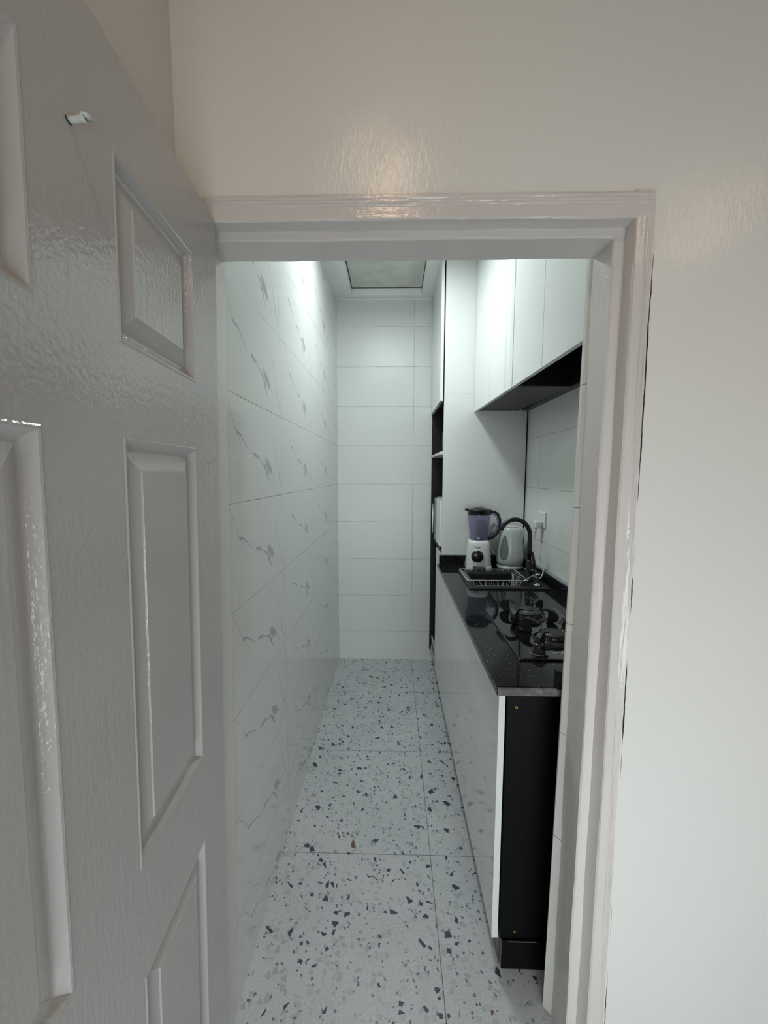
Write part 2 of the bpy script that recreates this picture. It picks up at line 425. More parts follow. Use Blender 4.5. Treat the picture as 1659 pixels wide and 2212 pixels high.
# hall window behind the camera
wf = B()
for q in ((-.3, -.26, .06, 1.26), (.96, 1.0, .06, 1.26), (-.26, .96, .06, .1), (-.26, .96, 1.22, 1.26), (.337, .363, .1, 1.22)):
    box(wf, q[0], q[1], HY0-.03, HY0-.005, q[2], q[3])
win = struct(obj('window_1', wf, EDGEW))
# kitchen ceiling with the framed opening of the hatch
bm = B(); TX0, TX1, TY0, TY1 = -.314, .207, 2.52, 3.105
box(bm, XL-.1, TX0, YK, YB+.1, ZC, ZC+.05); box(bm, TX1, XR+.1, YK, YB+.1, ZC, ZC+.05)
box(bm, TX0, TX1, YK, TY0, ZC, ZC+.05); box(bm, TX0, TX1, TY1, YB+.1, ZC, ZC+.05)
box(bm, XL-.1, XR+.1, YK, YB+.1, ZC+.12, ZC+.14)
ceil = struct(obj('ceiling', bm, CEIL, bevel=.003))
hat = boxo('ceiling_hatch', HATCH, None, TX0+.006, TX1-.004, TY0+.01, TY1-.007, ZC+.052, ZC+.064)
tag(hat, 'pale board hatch lying in the square opening of the kitchen ceiling', 'hatch')
# ceiling edge bead and floor line of the kitchen
bm = B(); box(bm, XL, XL+.006, 1.05, YB, ZC-.006, ZC); box(bm, XL, .29, YB-.006, YB, ZC-.006, ZC); struct(obj('trim_2', bm, CEIL))

# ------------------------------------------------------------------ door frame: rebated profile, wobbly under thick paint
def jitter(i, k, a=.0011): 
    return (math.sin(i*.37+k*5.1)+math.sin(i*.13+k*2.3))*a*.45 + random.uniform(-a, a)*.28*(2.2 if random.random() < .12 else .6)
def extrude_profile(bm, prof, n, place, jit=.0011):
    rings = []
    for i in range(n+1):
        rings.append([bm.verts.new(place((p[0]+(jitter(i, k, jit) if p[2] else 0), p[1]+(jitter(i, k+9, jit*.6) if p[2] else 0)), i/n)) for k, p in enumerate(prof)])
    m = len(prof)
    for a, b in zip(rings, rings[1:]):
        for k in range(m): bm.faces.new((a[k], a[(k+1) % m], b[(k+1) % m], b[k]))
    bm.faces.new(rings[0][::-1]); bm.faces.new(rings[-1])
# profile (distance from clear opening, depth Y, wobble)
def prof(stop, cas, back, y0=.877, ridges=True):
    P = [(0, 1.0, 1), (0, .918, 1), (.003, .915, 1), (stop, .915, 1), (stop, .88, 1), (stop+.003, y0, 1)]
    if ridges:
        for i in range(3):
            x = stop+.003+(cas-stop)*(.45+.14*i)
            P += [(x, y0, 1), (x+.0012, y0+.0016, 1), (x+.0035, y0, 1)]
    P += [(cas-.002, y0, 1), (cas, y0+.003, 1), (cas, YF+.002, 0), (back, YF+.002, 0), (back, 1.0, 0)]
    return P
fr = B()
ZI = 2.022
extrude_profile(fr, prof(.024, .062, .070), 90, lambda p, t: (.466+p[0]-(.013*(1-t) if p[1] > .9 and p[0] < .03 else .003*(1-t)), p[1], t*(ZI+.07)), .0012)
def left_place(p, t):
    z = t*(ZI+.07); x0 = -.405 - .030*(1-min(1, z/ZI))
    return (max(x0-p[0], HX0+.0015 if p[1] < YF+.001 else -.4365 - .0185), p[1], z)
extrude_profile(fr, prof(.024, .047, .049), 90, left_place, .0009)
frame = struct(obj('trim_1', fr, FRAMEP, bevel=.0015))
fh = B()
extrude_profile(fh, prof(.018, .068, .075), 70, lambda p, t: (-.435+t*.960, p[1]-.0006, ZI+p[0]), .0012)
o = obj('frame_head', fh, ENAMELX, frame, bevel=.0015)

# ------------------------------------------------------------------ the open six-panel door leaf
# local axes: +x runs from the hinge edge towards the free edge, z up, face at y=0 looking to +y(local) = kitchen-opening side
door = bpy.data.objects.new('door_1', None); COL.objects.link(door); struct(door)
LW, LT = .85, .04
ang = math.atan2(-1, .082)
Rm = Matrix.Rotation(ang, 4, 'Z')
lean = Matrix.Rotation(.0185, 4, 'Y')
door.matrix_world = Matrix.Translation((-.410, .877, 0)) @ lean @ Rm
cols = [(.122, .357), (.492, .728)]
rows = [(.240, .772), (.947, 1.569), (1.689, 1.917)]
DZ0, DZ1 = .008, 2.038
bm = B()
xs = [0, cols[0][0], cols[0][1], cols[1][0], cols[1][1], LW]
def leafbox(x0, x1, z0, z1): box(bm, x0, x1, -LT, 0, z0, z1)
for a, b in ((0, cols[0][0]), (cols[0][1], cols[1][0]), (cols[1][1], LW)): leafbox(a, b, DZ0, DZ1)
zs = [DZ0] + [q for r in rows for q in r] + [DZ1]
for c in cols:
    for i in range(0, len(zs), 2): leafbox(c[0], c[1], zs[i], zs[i+1])
bmesh.ops.remove_doubles(bm, verts=bm.verts, dist=1e-5)
# drop interior doubled faces so that the leaf reads as one slab
bm.verts.index_update()
seen = {}
for f in list(bm.faces):
    k = tuple(sorted(v.index for v in f.verts))
    seen.setdefault(k, []).append(f)
bmesh.ops.delete(bm, geom=[f for l in seen.values() if len(l) > 1 for f in l], context='FACES_ONLY')
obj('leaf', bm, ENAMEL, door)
def panel(x0, x1, z0, z1):
    bm = B()
    prof_ = [(0, 0), (.002, .0012), (.005, .0006), (.009, -.004), (.0135, -.0095), (.016, -.0105), (.019, -.0105), (.044, -.003), (.0455, -.0005), (.049, -.0005)]
    for s in (1, -1):
        loops = []
        for o_, d in prof_:
            y = d if s == 1 else -LT - d
            loops.append([bm.verts.new(p) for p in ((x0+o_, y, z0+o_), (x1-o_, y, z0+o_), (x1-o_, y, z1-o_), (x0+o_, y, z1-o_))])
        for a, b in zip(loops, loops[1:]):
            for k in range(4): bm.faces.new((a[k], a[(k+1) % 4], b[(k+1) % 4], b[k]))
        bm.faces.new(loops[-1])
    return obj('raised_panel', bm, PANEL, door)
for c in cols:
    for r in rows: panel(c[0], c[1], r[0], r[1])
# painted-over peg at (along leaf .43, height 1.888)
bm = B(); tube(bm, [(.431, -.004, 1.888), (.431, .006, 1.889), (.430, .012, 1.891), (.4295, .0155, 1.8925)], [.0040, .0034, .0038, .0062], 12)
lathe(bm, [(.001, 0), (.0060, .001), (.0055, .003), (.001, .004)], (.4295, .0165, 1.892), 12)
pg = obj('peg', bm, CREAMP, door); pg['label'] = 'cream painted peg sticking out of the door'
bm = B(); tube(bm, [(.431, -.001, 1.889), (.431, .0004, 1.8895)], .0052, 9); obj('screw_hole', bm, BPLAST, door)
# knuckle hinges on the hinge edge
for z in (.25, 1.05, 1.82):
    bm = B(); tube(bm, [(-.004, -LT-.004, z-.045), (-.004, -LT-.004, z+.045)], .006, 12); obj('hinge', bm, ENAMEL, door)
# handle beyond the picture's edge
bm = B(); tube(bm, [(.80, 0, 1.0), (.80, .05, 1.0), (.74, .055, 1.0), (.68, .055, 1.0)], .008, 10); box(bm, .785, .815, 0, .008, .92, 1.08)
obj('door_handle', bm, CHROME, door)

# ------------------------------------------------------------------ ceiling lamps
t = thing('ceiling_light', 'round white LED lamp on the kitchen ceiling', 'ceiling light', (-.05, 2.05, ZC))
bm = B(); lathe(bm, [(.118, 0), (.125, -.01), (.122, -.035), (.108, -.038), (.108, -.03)]); obj('lamp_frame', bm, WPLAST, t)
bm = B(); lathe(bm, [(0, -.032), (.108, -.032)]); obj('diffuser', bm, LED, t)
for i, (x, y) in enumerate(((-.03, -.12), (1.55, -.45))):
    t = thing('ceiling_light', ['round lamp on the hall ceiling above the open door', 'round lamp on the hall ceiling nearer the right wall'][i], 'ceiling light', (x, y, HZ), group='lamps on the hall ceiling')
    bm = B(); lathe(bm, [(.09, 0), (.095, -.01), (.09, -.05), (.078, -.052), (.078, -.045)]); obj('lamp_frame', bm, WPLAST, t)
    bm = B(); lathe(bm, [(0, -.047), (.078, -.047)]); obj('diffuser', bm, BULB, t)

# ------------------------------------------------------------------ base cabinets
YS = 2.575                      # near face of the tall unit
ZW0, ZW = .917, .94             # worktop
def base_unit(label, y0, y1, seams, endpanel=False):
    t = thing('base_cabinet', label, 'cabinet', (0, 0, 0), group='base cabinets under the black worktop')
    bm = B()
    if not endpanel: box(bm, .335, .84, y0, y0+.016, .1, ZW0-.002)
    box(bm, .335, .84, y1-.016, y1, .1, ZW0-.002)
    box(bm, .335, .84, y0+.018, y1-.016, .1, .116); box(bm, .825, .84, y0+.018, y1-.016, .116, ZW0-.17)
    box(bm, .335, .40, y0+.018, y1-.016, ZW0-.02, ZW0-.002)
    obj('carcass', bm, BLACKM, t)
    for a, b in zip(seams, seams[1:]):
        boxo('cabinet_door', GLOSSW, t, .310, .329, a+.0016, b-.0016, .098, .902, bevel=.0009)
    return t
t = base_unit('white gloss base cabinet nearest the door, with the black end panel', 1.112, 1.885, [1.112, 1.53, 1.885], True)
boxo('end_panel', BLACKM, t, .334, .84, 1.112, 1.130, .1, ZW0-.002, bevel=.0006)['label'] = 'black end panel facing the door'
for x, z in ((.361, .848), (.380, .122)):
    bm = B(); lathe(bm, [(.0012, .0004), (.0018, .0012), (.0038, .0014), (.0044, .0006), (.0046, 0)], seg=16)
    for v in bm.verts: v.co = Vector((x+v.co.x, 1.112-v.co.z, z+v.co.y))
    obj('screw', bm, BRASS, t)
base_unit('white gloss base cabinet farther from the door, next to the tall unit', 1.885, YS, [1.885, 2.36, YS])
bm = B(); box(bm, .340, .84, 1.106, 1.124, .001, .098); box(bm, .340, .356, 1.124, 3.15, .001, .098)
pl = obj('plinth', bm, BLACKM, None, bevel=.0006)
tag(pl, 'low black plinth on the floor under the white base cabinets', 'plinth')
bm = B(); box(bm, .3385, .3397, 1.108, 1.124, .003, .096); box(bm, .36, .445, 1.1045, 1.1058, .0955, .0975)
o = obj('raw_edge', bm, WOOD, pl); o['label'] = 'bare brown chipboard edge'
bm = B(); box(bm, .336, .3385, 1.126, 3.15, .001, .097); o = obj('plinth_face', bm, GREYP, pl)

# ------------------------------------------------------------------ worktop with sink cut-out
wt = thing('worktop', 'black speckled granite worktop running along the right side', 'worktop', (.56, 1.8, ZW0))
def wbox(bm, *d): box(bm, d[0]-.56, d[1]-.56, d[2]-1.8, d[3]-1.8, d[4]-ZW0, d[5]-ZW0, *d[6:])
SX0, SX1, SY0, SY1 = .425, .770, 2.03, 2.325
WX = .8425; YN = 1.049
bm = B()
# outer ring as one mesh with a hole
def ring_slab(bm, X0, X1, Y0, Y1, hx0, hx1, hy0, hy1, z0, z1):
    O = [(X0, Y0), (X1, Y0), (X1, Y1), (X0, Y1)]; H = [(hx0, hy0), (hx1, hy0), (hx1, hy1), (hx0, hy1)]
    vo0 = [bm.verts.new((a, b, z0)) for a, b in O]; vo1 = [bm.verts.new((a, b, z1)) for a, b in O]
    vh0 = [bm.verts.new((a, b, z0)) for a, b in H]; vh1 = [bm.verts.new((a, b, z1)) for a, b in H]
    fs = []
    for i in range(4):
        j = (i+1) % 4
        bm.faces.new((vo1[i], vo1[j], vh1[j], vh1[i])); bm.faces.new((vo0[j], vo0[i], vh0[i], vh0[j]))
        fs.append(bm.faces.new((vo0[i], vo0[j], vo1[j], vo1[i]))); bm.faces.new((vh0[j], vh0[i], vh1[i], vh1[j]))
    return fs
fs = ring_slab(bm, .287-.56, WX-.56, YN-1.8, YS-.001-1.8, SX0-.56, SX1-.56, SY0-1.8, SY1-1.8, 0, ZW-ZW0)
fs[0].material_index = 1
obj('slab', bm, [GRAN, GRANCUT], wt, bevel=.004, seg=3)
bm = B(); wbox(bm, .819, WX, YN+.02, YS-.001, ZW, .992); obj('upstand', bm, GRAN, wt, bevel=.001)
bm = B(); wbox(bm, .300, .819, YS-.021, YS-.001, ZW, .996); obj('upstand', bm, GRAN, wt, bevel=.001)
bm = B(); wbox(bm, .447, .819, YN-.002, YN+.020, ZW, .990); obj('upstand', bm, GRAN, wt, bevel=.001)
bm = B(); wbox(bm, .8215, WX, YN+.02, YS-.02, .992, .9995); wbox(bm, .300, .8215, YS-.016, YS-.001, .996, 1.001)
o = obj('sealant_bead', bm, SEAL, wt, bevel=.002); o['label'] = 'grey sealant bead'

# ------------------------------------------------------------------ sink, basket, tap, dispenser
sk = thing('sink', 'square black inset sink in the worktop beside the hob', 'sink', (.59, 2.18, ZW))
bm = B()
def sb(x, y, z): return bm.verts.new((x-.59, y-2.18, z))
def rr(x0, x1, y0, y1, r, z, n=5):
    L = []
    for cx_, cy_, a0 in ((x1-r, y1-r, 0), (x0+r, y1-r, PI/2), (x0+r, y0+r, PI), (x1-r, y0+r, 1.5*PI)):
        for k in range(n+1): a = a0+PI/2*k/n; L.append(sb(cx_+r*math.cos(a), cy_+r*math.sin(a), z))
    return L
loops = [rr(.389, .800, 1.985, 2.362, .004, 0), rr(.389, .800, 1.985, 2.362, .006, .006), rr(.392, .797, 1.988, 2.359, .006, .008), rr(.432, .712, 2.036, 2.318, .02, .006), rr(.436, .708, 2.040, 2.314, .02, -.005), rr(.448, .698, 2.052, 2.302, .03, -.165), rr(.50, .64, 2.11, 2.25, .03, -.178)]
for a, b in zip(loops, loops[1:]):
    for k in range(len(a)):
        f = bm.faces.new((a[k], a[(k+1) % len(a)], b[(k+1) % len(a)], b[k])); f.smooth = False
bm.faces.new(loops[-1])
obj('basin', bm, SINK, sk)
bm = B(); lathe(bm, [(0, .004), (.028, .004), (.034, .0), (.034, -.004)], (-.02, 0, -.178), 28); obj('drain', bm, CHROME, sk)

bk = thing('dish_basket', 'silver wire basket set in the black sink', 'basket', (.56, 2.24, ZW+.012))
x0, x1, y0, y1 = .398, .724, 2.112, 2.366
def bp(x, y, z): return (x-.56, y-2.24, z)
bm = B(); R = .0026
def rrect(x0, x1, y0, y1, r, z, n=4):
    L = []
    for cx_, cy_, a0 in ((x1-r, y1-r, 0), (x0+r, y1-r, PI/2), (x0+r, y0+r, PI), (x1-r, y0+r, 1.5*PI)):
        for k in range(n+1): a = a0+PI/2*k/n; L.append(bp(cx_+r*math.cos(a), cy_+r*math.sin(a), z))
    return L
tube(bm, rrect(x0, x1, y0, y1, .008, .002), .0029, 8, closed=True); obj('rim_wire', bm, WIRE, bk)
bm = B(); r = .0014; D = -.082; ix0, ix1, iy0, iy1 = .445, .690, 2.135, 2.305
for i in range(9):
    f = (i+1)/10; xt = x0+(x1-x0)*f; xb = ix0+(ix1-ix0)*f
    tube(bm, [bp(xt, y0, .002), bp(xb, iy0-.002, D+.01), bp(xb, iy0+.01, D), bp(xb, iy1-.01, D), bp(xb, iy1+.002, D+.01), bp(xt, y1, .002)], r, 6)
for i in range(8):
    f = (i+1)/9; yt = y0+(y1-y0)*f; yb = iy0+(iy1-iy0)*f
    tube(bm, [bp(x0, yt, .002), bp(x0+.03, yt, -.006), bp(ix0, yb, D+.01), bp(ix0+.01, yb, D), bp(ix1-.01, yb, D), bp(ix1, yb, D+.01), bp(x1-.028, yt, -.006), bp(x1, yt, .002)], r, 6)
tube(bm, rrect(ix0, ix1, iy0, iy1, .01, D), .0018, 6, closed=True)
obj('wire_mesh', bm, WIRE, bk)

tp = thing('kitchen_tap', 'matt black gooseneck tap on the back rim of the sink', 'tap', (.737, 2.15, ZW+.008))
bm = B(); lathe(bm, [(0, 0), (.025, 0), (.025, .006), (.0185, .009), (.0165, .012), (.0165, .105), (.0125, .112), (0, .113)], seg=32); obj('tap_body', bm, MATTB, tp)
pts = [(0, 0, .10), (0, 0, .16), (0, 0, .223)]; rad = .081
for k in range(1, 19):
    a = PI*k/18*.88; pts.append((-rad+rad*math.cos(a), 0, .240+.0+rad*math.sin(a)*1.12))
bm = B(); tube(bm, pts, .0118, 20); obj('spout', bm, MATTB, tp)
bm = B(); tube(bm, [(0, 0, .05), (.012, -.022, .054), (.020, -.045, .058)], .0135, 20); obj('valve', bm, MATTB, tp)
bm = B(); tube(bm, [(.018, -.036, .064), (.017, -.030, .10), (.010, -.020, .152), (.009, -.018, .16)], [.008, .0075, .0065, .006], 12); obj('lever', bm, MATTB, tp)
bm = B()
for k in range(24): pass
tube(bm, [(.0205+.0048*math.cos(2*PI*k/24), -.0465, .0585+.0048*math.sin(2*PI*k/24)) for k in range(24)], .0011, 6, closed=True)
o = obj('valve_ring', bm, CHROME, tp); o['label'] = 'small chrome ring'

ds = thing('soap_dispenser', 'small chrome pump dispenser with a thin curved spout beside the tap', 'dispenser', (.748, 2.046, ZW+.008))
bm = B(); lathe(bm, [(0, 0), (.019, 0), (.0195, .003), (.012, .008), (.006, .010), (.0045, .012), (0, .012)], seg=28); obj('base_flange', bm, CHROME, ds)
bm = B(); lathe(bm, [(.0045, .010), (.0045, .038), (.009, .052), (.0115, .055), (.0115, .060), (.004, .062), (0, .062)], seg=24); obj('pump_head', bm, CHROME, ds)
bm = B(); tube(bm, [(0, 0, .057), (-.022, -.006, .054), (-.045, -.012, .045), (-.066, -.018, .033), (-.076, -.02, .024)], [.0045, .004, .0036, .0034, .0042], 10); obj('pump_spout', bm, CHROME, ds)

# ------------------------------------------------------------------ blender
bl = thing('blender', 'white blender with lilac jug, black lid and round black knob', 'blender', (.532, 2.475, ZW), rz=-.10)
def sqlathe(bm, prof, n=40, p=3.2):
    rings = []
    for a, b, z in prof:
        L = []
        for k in range(n):
            t_ = 2*PI*k/n; c, s = math.cos(t_), math.sin(t_)
            q = (abs(c)**p + abs(s)**p)**(-1/p)
            L.append(bm.verts.new((a*q*c, b*q*s, z)))
        rings.append(L)
    for a, b in zip(rings, rings[1:]):
        for k in range(n): f = bm.faces.new((a[k], a[(k+1) % n], b[(k+1) % n], b[k])); f.smooth = True
    bm.faces.new(rings[0][::-1]); bm.faces.new(rings[-1])
bm = B(); sqlathe(bm, [(.078, .078, .018), (.0775, .0775, .03), (.073, .072, .09), (.068, .067, .150), (.066, .065, .163), (.061, .060, .172), (.050, .05, .176)])
obj('motor_base', bm, WPLAST, bl)
for sx_, sy2 in ((-1, -1), (1, -1), (1, 1), (-1, 1)):
    bm = B()
    q = [(.0755*sx_, .06*sy2), (.066*sx_, .066*sy2), (.06*sx_, .0755*sy2), (.038*sx_, .0775*sy2), (.044*sx_, .05*sy2), (.05*sx_, .044*sy2), (.0775*sx_, .038*sy2)]
    if sx_*sy2 < 0: q = q[::-1]
    v0 = [bm.verts.new((a*1.02, b*1.02, 0)) for a, b in q]; v1 = [bm.verts.new((a, b, .020)) for a, b in q]
    bm.faces.new(v0[::-1]); bm.faces.new(v1)
    for k in range(7): bm.faces.new((v0[k], v0[(k+1) % 7], v1[(k+1) % 7], v1[k]))
    obj('foot', bm, WPLAST, bl)
bm = B(); sqlathe(bm, [(.066, .066, .003), (.068, .068, .019)]); obj('underside', bm, BPLAST, bl)
kb = B(); lathe(kb, [(0, .018), (.028, .018), (.033, .016), (.0365, .006), (.037, 0)], seg=40)
for v in kb.verts: v.co = Vector((v.co.x-.012, -.0685-v.co.z+.0, v.co.y+.083))
box(kb, -.016, -.008, -.0925, -.0860, .056, .110)
obj('speed_knob', kb, BPLAST, bl)
text('brand_text', 'Royal', .0145, PRINT, bl, (-.013, -.0705, .135), (PI/2-.07, 0, 0))
for a in (2.25, 1.57, -.15):
    boxm = B(); box(boxm, -.0004, .0004, -.0003, .0003, 0, .006)
    o = obj('dial_mark', boxm, PRINT, bl, loc=(-.012+.041*math.cos(a), -.0722, .083+.041*math.sin(a))); o.rotation_euler = (0, PI/2-a, 0)
bm = B()
# jug: fluted tapering shell with inside
def fluted(bm, prof, n=64, amp=.02):
    rings = []
    for r_, z in prof:
        rings.append([bm.verts.new(((r_*(1-amp*max(0, math.cos(6*2*PI*k/n))**8))*math.cos(2*PI*k/n), (r_*(1-amp*max(0, math.cos(6*2*PI*k/n))**8))*math.sin(2*PI*k/n), z)) for k in range(n)])
    for a, b in zip(rings, rings[1:]):
        for k in range(n): f = bm.faces.new((a[k], a[(k+1) % n], b[(k+1) % n], b[k])); f.smooth = True
    return rings
R_ = fluted(bm, [(.050, .176), (.053, .185), (.062, .27), (.069, .335), (.069, .342)], amp=.05); bm.faces.new(R_[0][::-1])
obj('jug', bm, JAR, bl)
bm = B()
tube(bm, [(.064, 0, .334), (.087, 0, .335), (.105, 0, .322), (.114, 0, .293), (.114, 0, .260), (.102, 0, .228), (.082, 0, .205), (.058, 0, .190)], [.006, .007, .007, .007, .007, .007, .008, .010], 12)
obj('jug_handle', bm, JAR, bl)
bm = B()
tube(bm, [(.060, 0, .350), (.090, 0, .350), (.112, 0, .336), (.126, 0, .303), (.127, 0, .260), (.114, 0, .220), (.088, 0, .193), (.056, 0, .180)], [.0085]*8, 12)
o = obj('handle_grip', bm, BPLAST, bl); o['label'] = 'black grip on the jug handle'
bm = B(); lathe(bm, [(.0705, .332), (.0715, .356), (.0755, .360), (.073, .364), (.050, .370), (.03, .371), (.03, .364), (0, .364)], seg=48)
tube(bm, [(-.069, 0, .360), (-.084, 0, .362), (-.089, 0, .362)], [.010, .006, .003], 8)
obj('lid', bm, BPLAST, bl)
bm = B(); lathe(bm, [(0, .380), (.022, .380), (.026, .375), (.026, .364)], seg=32); o = obj('filler_cap', bm, JAR, bl); o['label'] = 'lilac filler cap'
bm = B()
for a in (0, PI/2, PI, 1.5*PI):
    c, s = math.cos(a+.4), math.sin(a+.4)
    tube(bm, [(0, 0, .186), (.018*c, .018*s, .190), (.030*c, .030*s, .205)], [.003, .0025, .001], 6)
lathe(bm, [(.012, .177), (.010, .188), (0, .190)], seg=16); obj('blades', bm, CHROME, bl)
bm = B(); tube(bm, [(.074, .03, .03), (.09, .02, .05), (.105, .03, .075), (.115, .045, .06), (.12, .055, .03), (.135, .05, .07), (.15, .04, .09)], .0028, 8); o = obj('power_cord', bm, BPLAST, bl); o['label'] = 'black cord tucked beside the base'

# ------------------------------------------------------------------ kettle
kt = thing('kettle', 'white plastic jug kettle with a grey water window', 'kettle', (.731, 2.488, ZW), rz=-.35)
bm = B(); lathe(bm, [(0, 0), (.078, 0), (.081, .004), (.080, .014), (.076, .019), (0, .019)], seg=48); obj('power_base', bm, KETTLE, kt)
bm = B(); lathe(bm, [(0, .020), (.074, .020), (.079, .026), (.0825, .045), (.0825, .065), (.079, .11), (.073, .17), (.068, .215), (.066, .232), (.062, .245), (.054, .254), (.035, .259), (0, .260)], seg=56, sy_=.94)
for v in bm.verts:   # pull the spout out of the wall, away from the handle
    a = math.atan2(v.co.y, v.co.x); z = v.co.z
    if z > .16:
        k = max(0, math.cos(a))**6 * (z-.16)/.085
        k = min(k, 1.1); v.co.x += .016*k
obj('kettle_body', bm, KETTLE, kt)
bm = B(); lathe(bm, [(.0745, .0185), (.0765, .0205), (.0745, .0225)], seg=48); obj('shadow_gap', bm, GREYWIN, kt)
bm = B(); tube(bm, [(-.045, 0, .247), (-.075, 0, .262), (-.100, 0, .262), (-.122, 0, .235), (-.130, 0, .19), (-.122, 0, .13), (-.10, 0, .085), (-.076, 0, .062)], [.010, .012, .013, .013, .012, .012, .012, .011], 14); obj('kettle_handle', bm, KETTLE, kt)
# oval water window with level marks, laid on the curved wall
def kr(z):
    P = [(.045, .0825), (.065, .0825), (.11, .079), (.17, .073), (.215, .068), (.235, .065)]
    for (a, ra), (b, rb) in zip(P, P[1:]):
        if a <= z <= b: return ra+(rb-ra)*(z-a)/(b-a)
    return .0825
def on_kettle(a, z, d): r_ = kr(z)+d; return (r_*math.cos(a), r_*.94*math.sin(a), z)
A0 = math.radians(-133) + .35 - .0
bm = B(); nA, nZ = 12, 24; cen = None
rim = []
for k in range(40):
    t_ = 2*PI*k/40; zz = .132 + .078*math.sin(t_); w = .34*(1-.32*math.sin(t_))
    rim.append((A0+w*math.cos(t_), zz))
prevr = None
for s in (1., .75, .5, .25, .02):
    ring = [bm.verts.new(on_kettle(A0+(a-A0)*s, .132+(z-.132)*s, .0012)) for a, z in rim]
    if prevr:
        for k in range(40): f = bm.faces.new((prevr[k], prevr[(k+1) % 40], ring[(k+1) % 40], ring[k])); f.smooth = True
    prevr = ring
bm.faces.new(prevr); o = obj('water_window', bm, GREYWIN, kt); o['label'] = 'smoky grey oval water window'
for z in (.078, .105, .132, .158, .184):
    bm = B(); vs = [bm.verts.new(on_kettle(A0+a, z+dz, .0016)) for a, dz in ((-.05, -.0016), (.05, -.0016), (.05, .0016), (-.05, .0016))]; bm.faces.new(vs); obj('level_mark', bm, PRINTG, kt)
bm = B(); lathe(bm, [(.050, .2555), (.052, .2575), (.048, .260), (.02, .2655), (0, .266)], seg=40); obj('kettle_lid', bm, KETTLE, kt)

# ------------------------------------------------------------------ socket, plug and kettle cord
so = thing('wall_socket', 'white socket plate on the tiled wall above the tap', 'socket', (XR, 2.275, 1.266))
bm = B(); box(bm, -.009, 0, -.062, .062, -.043, .043); obj('socket_plate', bm, WPLAST, so, bevel=.003)
bm = B(); box(bm, -.0115, -.009, -.012+.03, .0+.03, .012, .030); obj('rocker_switch', bm, WPLAST, so, bevel=.001)
pc = thing('plug', 'white plug and white cord running from the socket down to the kettle', 'plug and cord', (.80, 2.262, 1.235))
bm = B(); box(bm, -.006, .034, -.022, .022, -.018, .022); obj('plug_body', bm, WPLAST, pc, bevel=.008, seg=3)
bm = B(); tube(bm, [(.006, .002, -.018), (.005, .002, -.032), (.003, .003, -.046)], [.0075, .006, .004], 10); obj('cord_grip', bm, WPLAST, pc)
def sm(pts, n=8):
    pts = [Vector(p) for p in pts]; out = []
    P = [pts[0]] + pts + [pts[-1]]
    for i in range(1, len(P)-2):
        for k in range(n):
            t_ = k/n; a, b, c, d = P[i-1], P[i], P[i+1], P[i+2]
            out.append(.5*((2*b)+(-a+c)*t_+(2*a-5*b+4*c-d)*t_**2+(-a+3*b-3*c+d)*t_**3))
    out.append(pts[-1]); return out
wp = [(.803, 2.262, 1.190), (.800, 2.266, 1.150), (.790, 2.262, 1.110), (.774, 2.252, 1.085), (.786, 2.215, 1.083), (.797, 2.172, 1.072), (.804, 2.138, 1.040), (.803, 2.118, 1.012), (.792, 2.105, .985), (.776, 2.095, .972), (.762, 2.105, .975), (.755, 2.125, .986), (.768, 2.18, .975), (.785, 2.25, .956), (.800, 2.36, .946), (.806, 2.43, .946), (.803, 2.475, .948)]
bm = B(); tube(bm, [p-Vector((.80, 2.262, 1.235)) for p in sm(wp)], .0031, 8); obj('cord', bm, CABLEW, pc)

# ------------------------------------------------------------------ hob
hb = thing('gas_hob', 'black glass gas hob with two burners set in the worktop', 'hob', (.553, 1.455, ZW))
GX0, GX1, GY0, GY1 = .397-.553, .705-.553, 1.213-1.455, 1.693-1.455
bm = B(); box(bm, GX0, GX1, GY0, GY1, 0, .007); obj('glass_plate', bm, GLASSB, hb, bevel=.0025, seg=3)
def burner(cx_, cy_, r_, rings):
    bm = B(); lathe(bm, [(r_*.98, .010), (r_*1.0, .012), (r_*1.02, .026), (r_*.95, .027), (0, .027)], (cx_, cy_, 0), 48)
    b = obj('burner', bm, ALU, hb)
    bm = B(); lathe(bm, [(r_*1.5, .007), (r_*1.45, .012), (r_*1.15, .013), (r_*1.04, .010), (0, .010)], (cx_, cy_, 0), 48); obj('burner_bowl', bm, CAPM, b)
    bm = B()
    for k in range(36):
        a = 2*PI*k/36; c, s = math.cos(a), math.sin(a)
        if k % 9 == 0: w = .10
        else: w = .035
        v = [bm.verts.new((cx_+(r_*1.03)*math.cos(a+da), cy_+(r_*1.03)*math.sin(a+da), z)) for da, z in ((-w, .017), (w, .017), (w, .0265), (-w, .0265))]
        bm.faces.new(v)
    obj('flame_slots', bm, IRON, b)
    bm = B(); lathe(bm, [(r_*1.10, .0265), (r_*1.12, .029), (r_*1.08, .0325), (r_*.62, .034), (r_*.60, .033), (0, .033)] if rings else [(r_*1.06, .0265), (r_*1.08, .029), (r_*1.04, .032), (r_*.4, .0345), (0, .035)], (cx_, cy_, 0), 48)
    obj('burner_cap', bm, CAPM, b)
    if rings:
        bm = B(); lathe(bm, [(r_*.66, .033), (r_*.66, .036), (r_*.60, .037), (r_*.58, .034)], (cx_, cy_, 0), 48); obj('inner_ring', bm, ALU, b)
        bm = B(); lathe(bm, [(r_*.57, .034), (r_*.57, .040), (r_*.52, .043), (0, .044)], (cx_, cy_, 0), 48); obj('inner_cap', bm, CAPM, b)
    bm = B(); tube(bm, [(cx_+r_*1.0, cy_+r_*.45, .012), (cx_+r_*1.0, cy_+r_*.45, .034)], .0022, 8); obj('igniter', bm, WPLAST, b)
    return b
FB, NB = (.556-.553, 1.578-1.455), (.545-.553, 1.345-1.455)
FB = (.547-.553, 1.590-1.455); NB = (.562-.553, 1.365-1.455)
burner(FB[0], FB[1], .047, True); burner(NB[0], NB[1], .039, False)
